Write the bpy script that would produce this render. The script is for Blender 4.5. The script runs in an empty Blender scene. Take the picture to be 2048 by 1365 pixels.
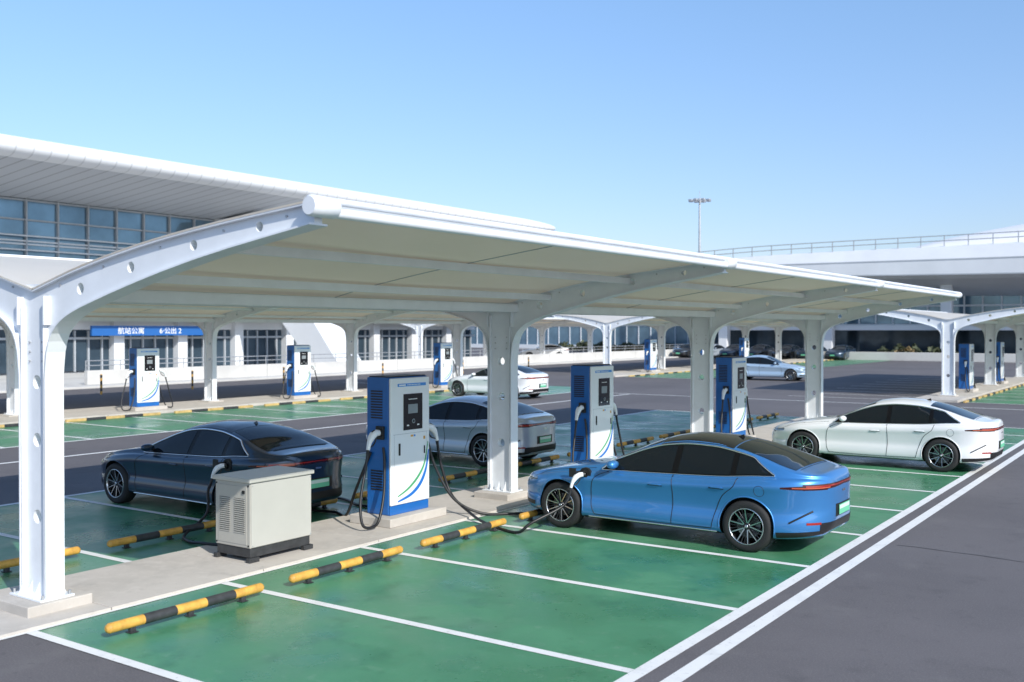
import bpy, bmesh, math, random
from mathutils import Vector, Matrix
from mathutils.bvhtree import BVHTree
random.seed(7)
S=bpy.context.scene
S.view_settings.view_transform='Standard'
try: S.view_settings.look='None'
except: pass
S.view_settings.exposure=0
COL=S.collection

# ------------------------------------------------------------ materials
def nodes(m):
    m.use_nodes=True
    nt=m.node_tree
    return nt, nt.nodes['Principled BSDF']
def mat(name,col,rough=.5,metal=0,coat=0,var=0,vscale=3,bump=0,bscale=40,spec=.5,rvar=0,streak=None):
    m=bpy.data.materials.new(name); nt,p=nodes(m)
    p.inputs['Base Color'].default_value=(*col,1); p.inputs['Roughness'].default_value=rough
    p.inputs['Metallic'].default_value=metal; p.inputs['Coat Weight'].default_value=coat
    p.inputs['Coat Roughness'].default_value=.03
    p.inputs['Specular IOR Level'].default_value=spec
    tc=nt.nodes.new('ShaderNodeTexCoord')
    if var or rvar:
        n=nt.nodes.new('ShaderNodeTexNoise'); n.inputs['Scale'].default_value=vscale; n.inputs['Detail'].default_value=8
        n.inputs['Roughness'].default_value=.6
        src=tc.outputs['Object']
        if streak:
            mp=nt.nodes.new('ShaderNodeMapping'); mp.inputs['Scale'].default_value=streak
            nt.links.new(src,mp.inputs[0]); src=mp.outputs[0]
        nt.links.new(src,n.inputs['Vector'])
        if var:
            r=nt.nodes.new('ShaderNodeValToRGB'); r.color_ramp.elements[0].position=.3; r.color_ramp.elements[1].position=.7
            r.color_ramp.elements[0].color=(*[c*(1-var) for c in col],1); r.color_ramp.elements[1].color=(*[min(1,c*(1+var)) for c in col],1)
            nt.links.new(n.outputs['Fac'],r.inputs[0]); nt.links.new(r.outputs[0],p.inputs['Base Color'])
        if rvar:
            mr=nt.nodes.new('ShaderNodeMapRange'); mr.inputs[1].default_value=.3; mr.inputs[2].default_value=.7
            mr.inputs[3].default_value=rough-rvar; mr.inputs[4].default_value=rough+rvar
            nt.links.new(n.outputs['Fac'],mr.inputs[0]); nt.links.new(mr.outputs[0],p.inputs['Roughness'])
    if bump:
        n2=nt.nodes.new('ShaderNodeTexNoise'); n2.inputs['Scale'].default_value=bscale; n2.inputs['Detail'].default_value=4
        nt.links.new(tc.outputs['Object'],n2.inputs['Vector'])
        b=nt.nodes.new('ShaderNodeBump'); b.inputs['Strength'].default_value=bump; b.inputs['Distance'].default_value=.01
        nt.links.new(n2.outputs['Fac'],b.inputs['Height']); nt.links.new(b.outputs[0],p.inputs['Normal'])
    return m
def layered(name,base,layers,rough=.8,bump=.3,bscale=120,rl=None):
    """layers: (colour, noise scale, lo, hi, amount)"""
    m=bpy.data.materials.new(name); nt,p=nodes(m); tc=nt.nodes.new('ShaderNodeTexCoord')
    cur=None
    prev=nt.nodes.new('ShaderNodeRGB'); prev.outputs[0].default_value=(*base,1); cur=prev.outputs[0]
    for i,(c,sc,lo,hi,am) in enumerate(layers):
        n=nt.nodes.new('ShaderNodeTexNoise'); n.inputs['Scale'].default_value=sc; n.inputs['Detail'].default_value=8; n.inputs['Roughness'].default_value=.62
        mp=nt.nodes.new('ShaderNodeMapping'); mp.inputs['Location'].default_value=(i*13.1,i*7.7,0)
        nt.links.new(tc.outputs['Object'],mp.inputs[0]); nt.links.new(mp.outputs[0],n.inputs['Vector'])
        mr=nt.nodes.new('ShaderNodeMapRange'); mr.inputs[1].default_value=lo; mr.inputs[2].default_value=hi; mr.inputs[4].default_value=am
        nt.links.new(n.outputs['Fac'],mr.inputs[0])
        mx=nt.nodes.new('ShaderNodeMix'); mx.data_type='RGBA'
        nt.links.new(mr.outputs[0],mx.inputs[0]); nt.links.new(cur,mx.inputs[6]); mx.inputs[7].default_value=(*c,1)
        cur=mx.outputs[2]
        if i==0: first=n
    nt.links.new(cur,p.inputs['Base Color'])
    if rl:
        mr=nt.nodes.new('ShaderNodeMapRange'); mr.inputs[1].default_value=.35; mr.inputs[2].default_value=.65; mr.inputs[3].default_value=rl[0]; mr.inputs[4].default_value=rl[1]
        nt.links.new(first.outputs['Fac'],mr.inputs[0]); nt.links.new(mr.outputs[0],p.inputs['Roughness'])
    else: p.inputs['Roughness'].default_value=rough
    n2=nt.nodes.new('ShaderNodeTexNoise'); n2.inputs['Scale'].default_value=bscale; n2.inputs['Detail'].default_value=3
    nt.links.new(tc.outputs['Object'],n2.inputs['Vector'])
    b=nt.nodes.new('ShaderNodeBump'); b.inputs['Strength'].default_value=bump; b.inputs['Distance'].default_value=.006
    nt.links.new(n2.outputs['Fac'],b.inputs['Height']); nt.links.new(b.outputs[0],p.inputs['Normal'])
    return m

M={}
M['asphalt']=layered('asphalt',(.128,.119,.124),[((.092,.086,.091),.22,.4,.62,.7),((.21,.20,.20),55,.5,.7,.6),((.072,.069,.072),2.2,.56,.75,.5),((.175,.167,.165),.9,.58,.7,.4),((.055,.053,.055),.45,.62,.7,.35),((.06,.057,.06),9,.60,.72,.4)],bump=.6,bscale=90,rough=.85)
M['green']=layered('green_floor_paint',(.055,.215,.105),[((.095,.29,.16),.8,.42,.65,.75),((.028,.14,.07),1.9,.54,.72,.7),((.21,.34,.24),6,.58,.75,.45),((.025,.12,.06),14,.62,.72,.5),((.17,.29,.19),.35,.52,.66,.4),((.13,.15,.12),30,.66,.74,.5)],bump=.14,bscale=60,rl=(.20,.50))
M['line']=layered('white_road_paint',(.78,.78,.76),[((.6,.6,.58),3,.5,.7,.6),((.42,.42,.4),22,.60,.70,.7)],bump=.2,rough=.6)
M['concrete']=layered('concrete',(.53,.49,.44),[((.42,.39,.35),1.1,.45,.65,.7),((.60,.56,.51),7,.5,.7,.5),((.30,.28,.25),18,.62,.74,.45),((.33,.31,.28),2.6,.58,.70,.45)],bump=.3,bscale=70,rough=.85)
M['pale']=layered('pale_concrete',(.60,.59,.56),[((.48,.47,.45),.4,.45,.65,.7),((.53,.52,.48),5,.5,.7,.5)],bump=.2,rough=.8)
M['tar']=mat('tar_seam',(.075,.072,.075),.7)
M['steel']=mat('white_painted_steel',(.76,.79,.82),.36,var=.06,vscale=2.5,rvar=.08)
M['steel2']=mat('galvanised_steel',(.5,.51,.52),.45,metal=.6,var=.1)
M['roofw']=mat('white_roof_metal',(.78,.78,.78),.45,var=.04,vscale=.4)
M['blue']=mat('charger_blue_paint',(.012,.125,.42),.32,coat=.4,var=.06,vscale=4)
M['white']=mat('charger_white_paint',(.80,.82,.84),.28,coat=.4,var=.02,vscale=3)
M['blk']=mat('black_plastic',(.012,.012,.013),.45)
M['pillar']=mat('pillar_black',(.006,.006,.007),.35,spec=.25)
M['blkg']=mat('black_gloss',(.010,.010,.012),.12,coat=.3)
M['rubber']=mat('tyre_rubber',(.018,.018,.019),.75,bump=.2,bscale=60)
M['cable']=mat('cable_black',(.014,.014,.016),.42)
M['cgrey']=mat('screen_grey',(.25,.28,.30),.2)
M['sw_g']=mat('swoosh_green',(.08,.35,.16),.3,coat=.3)
M['sw_b']=mat('swoosh_blue',(.02,.16,.55),.3,coat=.3)
M['sky_l']=mat('label_blue',(.05,.27,.68),.3)
M['yel']=mat('yellow_paint',(.66,.36,.07),.5,var=.28,vscale=9)
M['yel2']=mat('faded_yellow_paint',(.52,.36,.14),.6,var=.3,vscale=5)
M['dkp']=mat('dark_grey_paint',(.040,.041,.043),.5,var=.35,vscale=9)
M['beige']=mat('beige_cabinet_paint',(.47,.46,.42),.42,var=.04,vscale=2,bump=.03,bscale=200)
M['beige2']=mat('beige_cabinet_side',(.42,.405,.365),.5,var=.05,vscale=3)
M['glass']=mat('car_glass',(.008,.012,.016),.03,coat=0,spec=.38)
M['chrome']=mat('chrome_trim',(.9,.9,.92),.22,metal=1)
M['gun']=mat('wheel_gunmetal',(.05,.052,.058),.3,metal=.8)
M['mach']=mat('wheel_machined',(.6,.61,.63),.25,metal=1)
M['disc']=mat('brake_disc',(.3,.3,.3),.35,metal=1)
M['red']=mat('tail_lamp_red',(.32,.018,.012),.12,coat=1)
M['red2']=mat('tail_lamp_dark',(.045,.005,.005),.1,coat=.5)
M['amber']=mat('tail_lamp_amber',(.55,.12,.06),.15,coat=.5)
M['lens']=mat('headlamp_lens',(.20,.25,.29),.06,metal=.4,coat=1)
M['plateg']=mat('plate_green',(.15,.55,.33),.4)
M['platew']=mat('plate_white',(.6,.75,.68),.4)
M['bglass']=mat('building_glass',(.18,.29,.38),.08,metal=.45,var=.35,vscale=.25)
M['bglass2']=mat('building_glass_dark',(.05,.08,.11),.1,metal=.3,var=.4,vscale=.3)
M['bwhite']=mat('building_white_panel',(.72,.74,.76),.5,var=.05,vscale=.3)
M['bgrey']=mat('building_grey_panel',(.42,.45,.48),.5,var=.06,vscale=.3)
M['sign']=mat('sign_blue',(.02,.12,.38),.4)
M['signw']=mat('sign_white',(.85,.85,.85),.5)
M['leaf']=mat('hedge_leaves',(.07,.085,.045),.7,var=.4,vscale=2)
M['leaf2']=mat('hedge_yellow_leaves',(.22,.16,.07),.7,var=.4,vscale=2)
def paint(name,c,metal=.45,rough=.3):
    return mat(name,c,rough,metal=metal,coat=1)
M['p_blue']=paint('car_paint_blue',(.050,.235,.56),.45,.34)
M['p_navy']=paint('car_paint_navy',(.009,.034,.072),.4,.32)
M['p_grey']=paint('car_paint_silver_blue',(.50,.57,.64),.35,.34)
M['p_white']=paint('car_paint_white',(.80,.81,.82),0,.3)
M['p_lblue']=paint('car_paint_light_blue',(.42,.56,.70),.3,.32)
M['p_black']=paint('car_paint_black',(.015,.018,.025),.2,.3)
def ribbed(name,col,period,axis='Y',dark=.7,w=.06):
    m=mat(name,col,.5); nt=m.node_tree;p=nt.nodes['Principled BSDF']
    tc=nt.nodes.new('ShaderNodeTexCoord'); sp=nt.nodes.new('ShaderNodeSeparateXYZ'); nt.links.new(tc.outputs['Object'],sp.inputs[0])
    d=nt.nodes.new('ShaderNodeMath'); d.operation='DIVIDE'; d.inputs[1].default_value=period; nt.links.new(sp.outputs[axis],d.inputs[0])
    f=nt.nodes.new('ShaderNodeMath'); f.operation='FRACT'; nt.links.new(d.outputs[0],f.inputs[0])
    l=nt.nodes.new('ShaderNodeMath'); l.operation='LESS_THAN'; l.inputs[1].default_value=w; nt.links.new(f.outputs[0],l.inputs[0])
    mx=nt.nodes.new('ShaderNodeMix'); mx.data_type='RGBA'; nt.links.new(l.outputs[0],mx.inputs[0])
    mx.inputs[6].default_value=(*col,1); mx.inputs[7].default_value=(*[c*dark for c in col],1); nt.links.new(mx.outputs[2],p.inputs['Base Color'])
    return m
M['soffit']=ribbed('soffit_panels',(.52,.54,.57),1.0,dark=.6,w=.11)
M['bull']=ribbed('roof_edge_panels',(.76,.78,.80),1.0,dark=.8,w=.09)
mm=mat('canopy_membrane',(.80,.76,.68),.42,var=.03,vscale=.6); nt=mm.node_tree
tr=nt.nodes.new('ShaderNodeBsdfTranslucent'); tr.inputs[0].default_value=(.90,.80,.66,1)
mxs=nt.nodes.new('ShaderNodeMixShader'); mxs.inputs[0].default_value=.30
out=[n for n in nt.nodes if n.type=='OUTPUT_MATERIAL'][0]
nt.links.new(nt.nodes['Principled BSDF'].outputs[0],mxs.inputs[1]); nt.links.new(tr.outputs[0],mxs.inputs[2]); nt.links.new(mxs.outputs[0],out.inputs[0])
M['memb']=mm

# ------------------------------------------------------------ mesh builder
class MB:
    def __init__(s): s.v=[];s.f=[];s.mi=[];s.m=[];s.sm=[]
    def mid(s,m):
        m=M[m] if isinstance(m,str) else m
        if m not in s.m: s.m.append(m)
        return s.m.index(m)
    def add(s,vs,fs,m,smooth=False):
        b=len(s.v); s.v+= [tuple(v) for v in vs]; i=s.mid(m)
        for f in fs: s.f.append(tuple(b+k for k in f)); s.mi.append(i); s.sm.append(smooth)
    def box(s,x0,x1,y0,y1,z0,z1,m,bev=0):
        if x0>x1:x0,x1=x1,x0
        if y0>y1:y0,y1=y1,y0
        if z0>z1:z0,z1=z1,z0
        if bev>0:
            bm=bmesh.new(); bmesh.ops.create_cube(bm,size=1)
            for v in bm.verts: v.co=Vector(((x0+x1)/2+v.co.x*(x1-x0),(y0+y1)/2+v.co.y*(y1-y0),(z0+z1)/2+v.co.z*(z1-z0)))
            bmesh.ops.bevel(bm,geom=bm.edges[:],offset=bev,segments=3,affect='EDGES',profile=.5)
            s.add([v.co[:] for v in bm.verts],[[v.index for v in f.verts] for f in bm.faces],m,False); bm.free(); return
        s.add([(x0,y0,z0),(x1,y0,z0),(x1,y1,z0),(x0,y1,z0),(x0,y0,z1),(x1,y0,z1),(x1,y1,z1),(x0,y1,z1)],
              [(0,3,2,1),(4,5,6,7),(0,1,5,4),(1,2,6,5),(2,3,7,6),(3,0,4,7)],m)
    def quad(s,a,b,c,d,m): s.add([a,b,c,d],[(0,1,2,3)],m)
    def grid(s,rows,m,smooth=True,flip=False):
        nr=len(rows);nc=len(rows[0]); vs=[p for r in rows for p in r]; fs=[]
        for i in range(nr-1):
            for j in range(nc-1):
                q=(i*nc+j,i*nc+j+1,(i+1)*nc+j+1,(i+1)*nc+j); fs.append(q[::-1] if flip else q)
        s.add(vs,fs,m,smooth)
    def tube(s,path,r,m,seg=10,cap=True,smooth=True):
        P=[Vector(p) for p in path]; n=len(P); rs=r if isinstance(r,(list,tuple)) else [r]*n
        vs=[];up=None
        for i in range(n):
            t=(P[min(i+1,n-1)]-P[max(i-1,0)]).normalized()
            if up is None:
                a=Vector((0,0,1)) if abs(t.z)<.9 else Vector((1,0,0)); up=(a-t*a.dot(t)).normalized()
            else: up=(up-t*up.dot(t)).normalized()
            sd=t.cross(up)
            for k in range(seg):
                an=2*math.pi*k/seg; vs.append(P[i]+(up*math.cos(an)+sd*math.sin(an))*rs[i])
        fs=[(i*seg+k,i*seg+(k+1)%seg,(i+1)*seg+(k+1)%seg,(i+1)*seg+k) for i in range(n-1) for k in range(seg)]
        s.add(vs,[f[::-1] for f in fs],m,smooth)
        if cap:
            s.add(vs[:seg],[tuple(range(seg))],m); s.add(vs[-seg:],[tuple(range(seg))[::-1]],m)
    def rev(s,prof,m,c=(0,0,0),seg=40,side=1,smooth=True):
        """revolve profile (r, y) around the Y axis"""
        vs=[];n=len(prof)
        for k in range(seg):
            a=2*math.pi*k/seg
            for r,y in prof: vs.append((c[0]+r*math.cos(a),c[1]+y*side,c[2]+r*math.sin(a)))
        fs=[(k*n+i,((k+1)%seg)*n+i,((k+1)%seg)*n+i+1,k*n+i+1) for k in range(seg) for i in range(n-1)]
        s.add(vs,fs,m,smooth)
    def ribbon(s,path,width,th,m,side=1):
        """2-D path (x,z) flange: width in Y, thickness outward"""
        n=len(path); vs=[]
        for i in range(n):
            a=Vector(path[max(i-1,0)]);b=Vector(path[min(i+1,n-1)]); t=(b-a).normalized(); nn=Vector((-t.y,t.x))*side
            p=Vector(path[i]); q=p+nn*th
            vs+=[(p.x,-width/2,p.y),(p.x,width/2,p.y),(q.x,width/2,q.y),(q.x,-width/2,q.y)]
        fs=[]
        for i in range(n-1):
            for k in range(4): fs.append((i*4+k,i*4+(k+1)%4,(i+1)*4+(k+1)%4,(i+1)*4+k))
        fs+=[(0,1,2,3),(4*n-4,4*n-3,4*n-2,4*n-1)]
        s.add(vs,fs,m)
    def mesh(s,name,fix=True,sharp=None):
        me=bpy.data.meshes.new(name); me.from_pydata(s.v,[],s.f)
        for m in s.m: me.materials.append(m)
        me.polygons.foreach_set('material_index',s.mi); me.polygons.foreach_set('use_smooth',s.sm)
        if fix:
            bm=bmesh.new(); bm.from_mesh(me); bmesh.ops.recalc_face_normals(bm,faces=bm.faces); bm.to_mesh(me); bm.free()
        me.update(); return me
def obj(name,me,parent=None,loc=(0,0,0),rot=0):
    o=bpy.data.objects.new(name,me); COL.objects.link(o); o.location=loc; o.rotation_euler=(0,0,rot)
    if parent: o.parent=parent
    return o
def root(name,loc=(0,0,0),rot=0):
    o=bpy.data.objects.new(name,None); COL.objects.link(o); o.location=loc; o.rotation_euler=(0,0,rot); o.empty_display_size=.3
    return o
def interp(pts):
    xs=[p[0] for p in pts]; ys=[p[1] for p in pts]; n=len(xs)
    d=[(ys[i+1]-ys[i])/(xs[i+1]-xs[i]) for i in range(n-1)]
    t=[d[0]]+[0 if d[i-1]*d[i]<=0 else 2*d[i-1]*d[i]/(d[i-1]+d[i]) for i in range(1,n-1)]+[d[-1]]
    def f(x):
        if x<=xs[0]: return ys[0]
        if x>=xs[-1]: return ys[-1]
        i=0
        while x>xs[i+1]: i+=1
        h=xs[i+1]-xs[i]; u=(x-xs[i])/h
        return (1+2*u)*(1-u)**2*ys[i]+u*(1-u)**2*h*t[i]+u*u*(3-2*u)*ys[i+1]+u*u*(u-1)*h*t[i+1]
    return f
def crom(pts,sub=6):
    P=[Vector(p) for p in pts]; o=[]
    for i in range(len(P)-1):
        p0=P[max(i-1,0)];p1=P[i];p2=P[i+1];p3=P[min(i+2,len(P)-1)]
        for k in range(sub):
            u=k/sub
            o.append(.5*((2*p1)+(p2-p0)*u+(2*p0-5*p1+4*p2-p3)*u*u+(3*p1-p0-3*p2+p3)*u**3))
    o.append(P[-1]); return o

# ------------------------------------------------------------ ground
def sheet(name,x0,x1,y0,y1,z,m,n=1):
    b=MB(); b.quad((x0,y0,z),(x1,y0,z),(x1,y1,z),(x0,y1,z),m); return obj(name,b.mesh(name))
sheet('asphalt_ground',-1500,1500,-1500,1500,0,'asphalt')
PITCH=2.33; Y0=5.36
XL,XR=-9.40,-3.95; XIL=-11.15; XLL=-16.6
YE=Y0+PITCH*12
b=MB()
b.quad((XL,Y0,.004),(XR,Y0,.004),(XR,YE,.004),(XL,YE,.004),'green')
b.quad((XLL,Y0,.004),(XIL,Y0,.004),(XIL,YE,.004),(XLL,YE,.004),'green')
R2=-32.6
b.quad((-30.3,10,.004),(-24.6,10,.004),(-24.6,44.5,.004),(-30.3,44.5,.004),'green')
b.quad((-30.3,56,.004),(-25.0,56,.004),(-25.0,100,.004),(-30.3,100,.004),'green')
b.quad((-8.3,44.0,.004),(-3.0,44.0,.004),(-3.0,66,.004),(-8.3,66,.004),'green')
obj('green_parking_bays',b.mesh('green_parking_bays'))
b=MB()
def ln(x0,x1,y0,y1): b.quad((x0,y0,.008),(x1,y0,.008),(x1,y1,.008),(x0,y1,.008),'line')
w=.055
for k in range(13):
    y=Y0+k*PITCH
    ln(XL+.001,XR-.13,y-w,y+w); ln(XLL+.06,XIL-.061,y-w,y+w)
ln(XR-.128,XR+.01,Y0-w,YE+w+12); ln(XR+.19,XR+.34,-3,YE+w+12)
ln(XLL-.07,XLL+.058,Y0-w,YE+w)
ln(XL-.06,XL-.001,4.3,YE); ln(XIL-.06,XIL-.002,4.3,YE)
for k in range(15):
    y=11+k*2.4
    if y<44.6: ln(-30.2,-24.75,y-w,y+w)
ln(-24.74,-24.6,10,44.5)
for k in range(18):
    y=56+k*2.4; ln(-30.2,-25.1,y-w,y+w)
for k in range(10):
    y=44+k*2.4; ln(-8.2,-3.1,y-w,y+w); ln(-15.5,-10.3,y-w,y+w)
ln(-3.09,-2.95,44,66); ln(-40,-3.2,41.0,41.14)
ln(-21.9,-21.75,-5,40.9)
obj('parking_line_markings',b.mesh('parking_line_markings'))
b=MB()
def seam(p0,p1,wd=.012,amp=.05):
    n=60; rows=[]
    d=Vector((p1[0]-p0[0],p1[1]-p0[1])); nn=Vector((-d.y,d.x)).normalized(); ph=random.uniform(0,9)
    for i in range(n+1):
        t=i/n; o=amp*(math.sin(t*17+ph)+.6*math.sin(t*41+ph*2)+.4*math.sin(t*97)); c=Vector(p0)+d*t+nn*o; ww=wd*(.6+.5*math.sin(t*60+ph)**2)
        rows.append([(c.x-nn.x*ww,c.y-nn.y*ww,.0045),(c.x+nn.x*ww,c.y+nn.y*ww,.0045)])
    b.grid(rows,'tar',False)
seam((-3.5,14.3),(10,14.0)); seam((-3.5,24.2),(12,24.6)); seam((-19.2,2),(-19.0,45),.016); seam((-30,47.3),(0,47.6),.02)
obj('tar_seams',b.mesh('tar_seams'))
def island(x0,x1,y0,y1,h=.035,name='concrete_island'):
    bb=MB(); n=max(1,round((y1-y0)/2.0)); st=(y1-y0)/n
    for i in range(n):
        bb.box(x0,x1,y0+i*st+.006,y0+(i+1)*st-.006,.001,h,'concrete',bev=.006)
    return obj(name,bb.mesh(name))
island(XIL,XL-.061,4.2,YE-.2)
island(-33.6,-30.35,6,46,.10); island(-33.6,-30.35,55,100,.10); island(-10.15,-8.35,43.6,67,.10)
# ------------------------------------------------------------ canopy
HA=4.15
ztop=interp([(0,3.37),(.9,3.585),(2.1,3.79),(3.15,3.91),(4.15,4.0)])
zund=interp([(.235,2.45),(.27,2.72),(.36,2.92),(.6,3.09),(1.08,3.24),(2.68,3.60),(4.15,3.83)])
def frame_mesh():
    R=[(.235,.16),(.235,2.45)]+[(a,zund(a)) for a in (.24,.25,.27,.31,.36,.44,.52,.6,.75,.9,1.08,1.4,1.8,2.2,2.68,3.1,3.5,3.9,4.12)]
    T=[(a,ztop(a)-.02) for a in (4.12,3.8,3.4,3.0,2.6,2.2,1.8,1.4,1.0,.6,.3,.0)]
    Rr=R+T; L=[(-x,z) for x,z in reversed(Rr[:-1])]
    outl=Rr+L
    cu=bpy.data.curves.new('tmp','CURVE'); cu.dimensions='2D'; cu.fill_mode='BOTH'; cu.extrude=.045
    def spl(pts):
        s=cu.splines.new('POLY'); s.points.add(len(pts)-1)
        for i,p in enumerate(pts): s.points[i].co=(p[0],p[1],0,1)
        s.use_cyclic_u=True
    spl(outl)
    def circ(x,z,r):spl([(x+r*math.cos(t*math.pi/12),z+r*math.sin(t*math.pi/12)) for t in range(24)])
    for z in (.98,1.79,2.4): circ(0,z,.075)
    for a,r in ((.8,.06),(1.64,.055),(2.58,.05),(3.46,.045)):
        for s in(-1,1): circ(s*a,(ztop(a)+zund(a))/2,r)
    o=bpy.data.objects.new('tmp',cu); COL.objects.link(o)
    dg=bpy.context.evaluated_depsgraph_get(); me=bpy.data.meshes.new_from_object(o.evaluated_get(dg))
    b=MB(); b.add([(v.co.x,-v.co.z,v.co.y) for v in me.vertices],[tuple(p.vertices) for p in me.polygons],'steel')
    bpy.data.objects.remove(o)
    b.ribbon(R,.21,.016,'steel',-1); b.ribbon([(-x,z) for x,z in R],.21,.016,'steel',1)
    b.ribbon(T,.19,.016,'steel',-1); b.ribbon([(-x,z) for x,z in T],.19,.016,'steel',1)
    for s in(-1,1):
        b.box(s*.24,s*.262,-.12,.12,3.0,3.3,'steel')
        b.box(s*.205,s*.215,-.10,.10,.165,3.2,'steel')
    b.box(-.36,.36,-.36,.36,.0,.14,'concrete',bev=.012)
    b.box(-.30,.30,-.19,.19,.1405,.162,'steel',bev=.004)
    for s in(-1,1):
        for t in(-1,1):
            b.tube([(s*.27,t*.15,.16),(s*.27,t*.15,.205)],.014,'steel2',6)
        b.add([(s*.25,-.006,.162),(s*.30,-.006,.162),(s*.25,-.006,.34),(s*.25,.006,.162),(s*.30,.006,.162),(s*.25,.006,.34)],[(0,1,2),(3,5,4),(1,4,5,2),(0,2,5,3),(0,3,4,1)],'steel')
    for x in(-.14,.0,.14):
        for t in(-1,1):
            b.add([(x-.006,t*.105,.162),(x-.006,t*.185,.162),(x-.006,t*.105,.32),(x+.006,t*.105,.162),(x+.006,t*.185,.162),(x+.006,t*.105,.32)],[(0,1,2),(3,5,4),(1,4,5,2),(0,2,5,3)],'steel')
    for z in(2.62,2.72,2.82):
        for x in(-.12,.12): b.tube([(x,-.045,z),(x,-.06,z)],.012,'steel2',6)
    for a in (.45,1.2,2.1,3.0,3.8):
        for s in(-1,1): b.tube([(s*a,-.045,ztop(a)-.07),(s*a,-.058,ztop(a)-.07)],.012,'steel2',6)
    return b.mesh('canopy_frame')
FR=frame_mesh()
def canopy(xc,ys,name='parking_canopy'):
    rt=root(name,(xc,ys[0],0)); y0=ys[0]
    for y in ys: obj('column_frame',FR,rt,(0,y-y0,0))
    b=MB(); A=[i*HA/18 for i in range(19)]
    for i in range(len(ys)-1):
        ya=ys[i]-y0;yb=ys[i+1]-y0
        if i==0: ya-=.10
        if i==len(ys)-2: yb+=.10
        N=10
        for s in(-1,1):
            for off in(.012,-.004):
                rows=[]
                for j in range(N+1):
                    t=j/N; yy=ya+(yb-ya)*t; sag=-.05*math.sin(math.pi*t)
                    rows.append([(s*a,yy,ztop(a)+off+sag*math.sin(math.pi*a/HA)) for a in A])
                b.grid(rows,'memb')
            pth=[(s*a,ya+(yb-ya)*.5,ztop(a)-.008-.05*math.sin(math.pi*a/HA)) for a in A]
            b.tube(pth,.007,'bgrey',6)
    obj('roof_membrane',b.mesh('roof_membrane',fix=False),rt)
    b=MB(); L0=-.06;L1=ys[-1]-y0+.06; zt=ztop(4.15)
    for s in(-1,1):
        b.tube([(s*4.19,L0-.03,zt-.085),(s*4.19,L1+.03,zt-.085)],.045,'steel',14)
        b.box(s*4.155,s*4.175,L0,L1,zt-.05,zt-.012,'bgrey')  # grey strip stands in for the shade line in the gap between tubes
        b.tube([(s*4.17,L0,zt+.015),(s*4.17,L1,zt+.015)],.030,'steel',10)
        for y in ys:
            b.tube([(s*4.175,y-y0-.16,zt-.045),(s*4.175,y-y0-.14,zt-.045),(s*4.175,y-y0+.12,zt-.045),(s*4.175,y-y0+.14,zt-.045)],[.075,.090,.090,.075],'steel',18)
        for a,h in((.33,.13),(1.0,.09),(2.5,.09)):
            for i in range(len(ys)-1):
                b.box(s*a-.035,s*a+.035,ys[i]-y0+.05,ys[i+1]-y0-.05,ztop(a)-.07-h,ztop(a)-.065,'steel')
    b.box(-.18,.18,L0,L1,3.395,3.43,'steel')
    obj('edge_tubes_and_purlins',b.mesh('edge_tubes_and_purlins'),rt)
    return rt
XC=-10.15
canopy(XC,[5.9,14.35,22.75,31.2])
canopy(R2,[10.1,18,26,34,42])
canopy(R2,[58,66,74,82,90,98])
canopy(-9.25,[46.3,56.4,66.5])
canopy(-52,[62,71,80,89])
# ------------------------------------------------------------ wheel stops
def stop_mesh():
    b=MB(); L=1.86; n=5; r=.050; z=.105
    for i in range(n):
        y0=-L/2+L*i/n;y1=y0+L/n
        b.tube([(0,y0,z),(0,y1,z)],r+(.0015 if i%2 else 0),'dkp' if i%2 else 'yel',16)
    for y in(-.68,0,.68):
        b.box(-.02,.02,y-.03,y+.03,.005,.08,'dkp'); b.box(-.045,.045,y-.045,y+.045,.009,.016,'dkp')
    b.tube([(0,-L/2-.035,z),(0,-L/2-.025,z),(0,-L/2,z)],[.018,.036,.05],'yel',16); b.tube([(0,L/2,z),(0,L/2+.025,z),(0,L/2+.035,z)],[.05,.036,.018],'yel',16)
    return b.mesh('wheel_stop')
SM=stop_mesh()
for k in range(12):
    y=Y0+(k+.5)*PITCH
    obj('wheel_stop_bar',SM,None,(-8.6,y+.07,0)); obj('wheel_stop_bar',SM,None,(-12.0,y,0))
def kerb(x,y0,y1,h=.09):
    b=MB(); y=y0;i=0
    while y<y1:
        b.box(x-.05,x+.05,y,min(y+.7,y1),.001,h+(.002 if i%2 else 0),'dkp' if i%2 else 'yel2',bev=.015); y+=.7;i+=1
        if i%5==0: y+=.6; i=0
    obj('striped_kerb',b.mesh('striped_kerb'))
kerb(-29.9,10,46); kerb(-29.9,56,100); kerb(-8.1,43.6,67)

# ------------------------------------------------------------ charger
def gun(b,base,d,tilt=0,col='white',k=1):
    bx,by,bz=base; dx,dy=d; q=math.hypot(dx,dy); dx/=q;dy/=q
    P=lambda o,z:(bx+dx*o*k,by+dy*o*k,bz+(z-o*tilt)*k)
    b.tube([P(0,0),P(.05,0)],.050*k,'blk',14)
    path=crom([P(.035,0),P(.11,.015),P(.18,.0),P(.235,-.045),P(.275,-.11),P(.30,-.19)],4)
    rr=interp([(0,.046),(.2,.052),(.4,.056),(.6,.048),(.8,.034),(1,.029)])
    b.tube(path,[rr(i/(len(path)-1))*k for i in range(len(path))],col,16)
    b.tube(crom([P(.10,-.045),P(.12,-.10),P(.18,-.15),P(.27,-.16)],4),.011*k,'blk',8)
    b.tube([P(.145,.062),P(.205,.045)],.016*k,'blk',8)
    b.tube([P(.30,-.19),P(.315,-.27)],[.027*k,.021],'blk',10)
    return P(.315,-.27)
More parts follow.
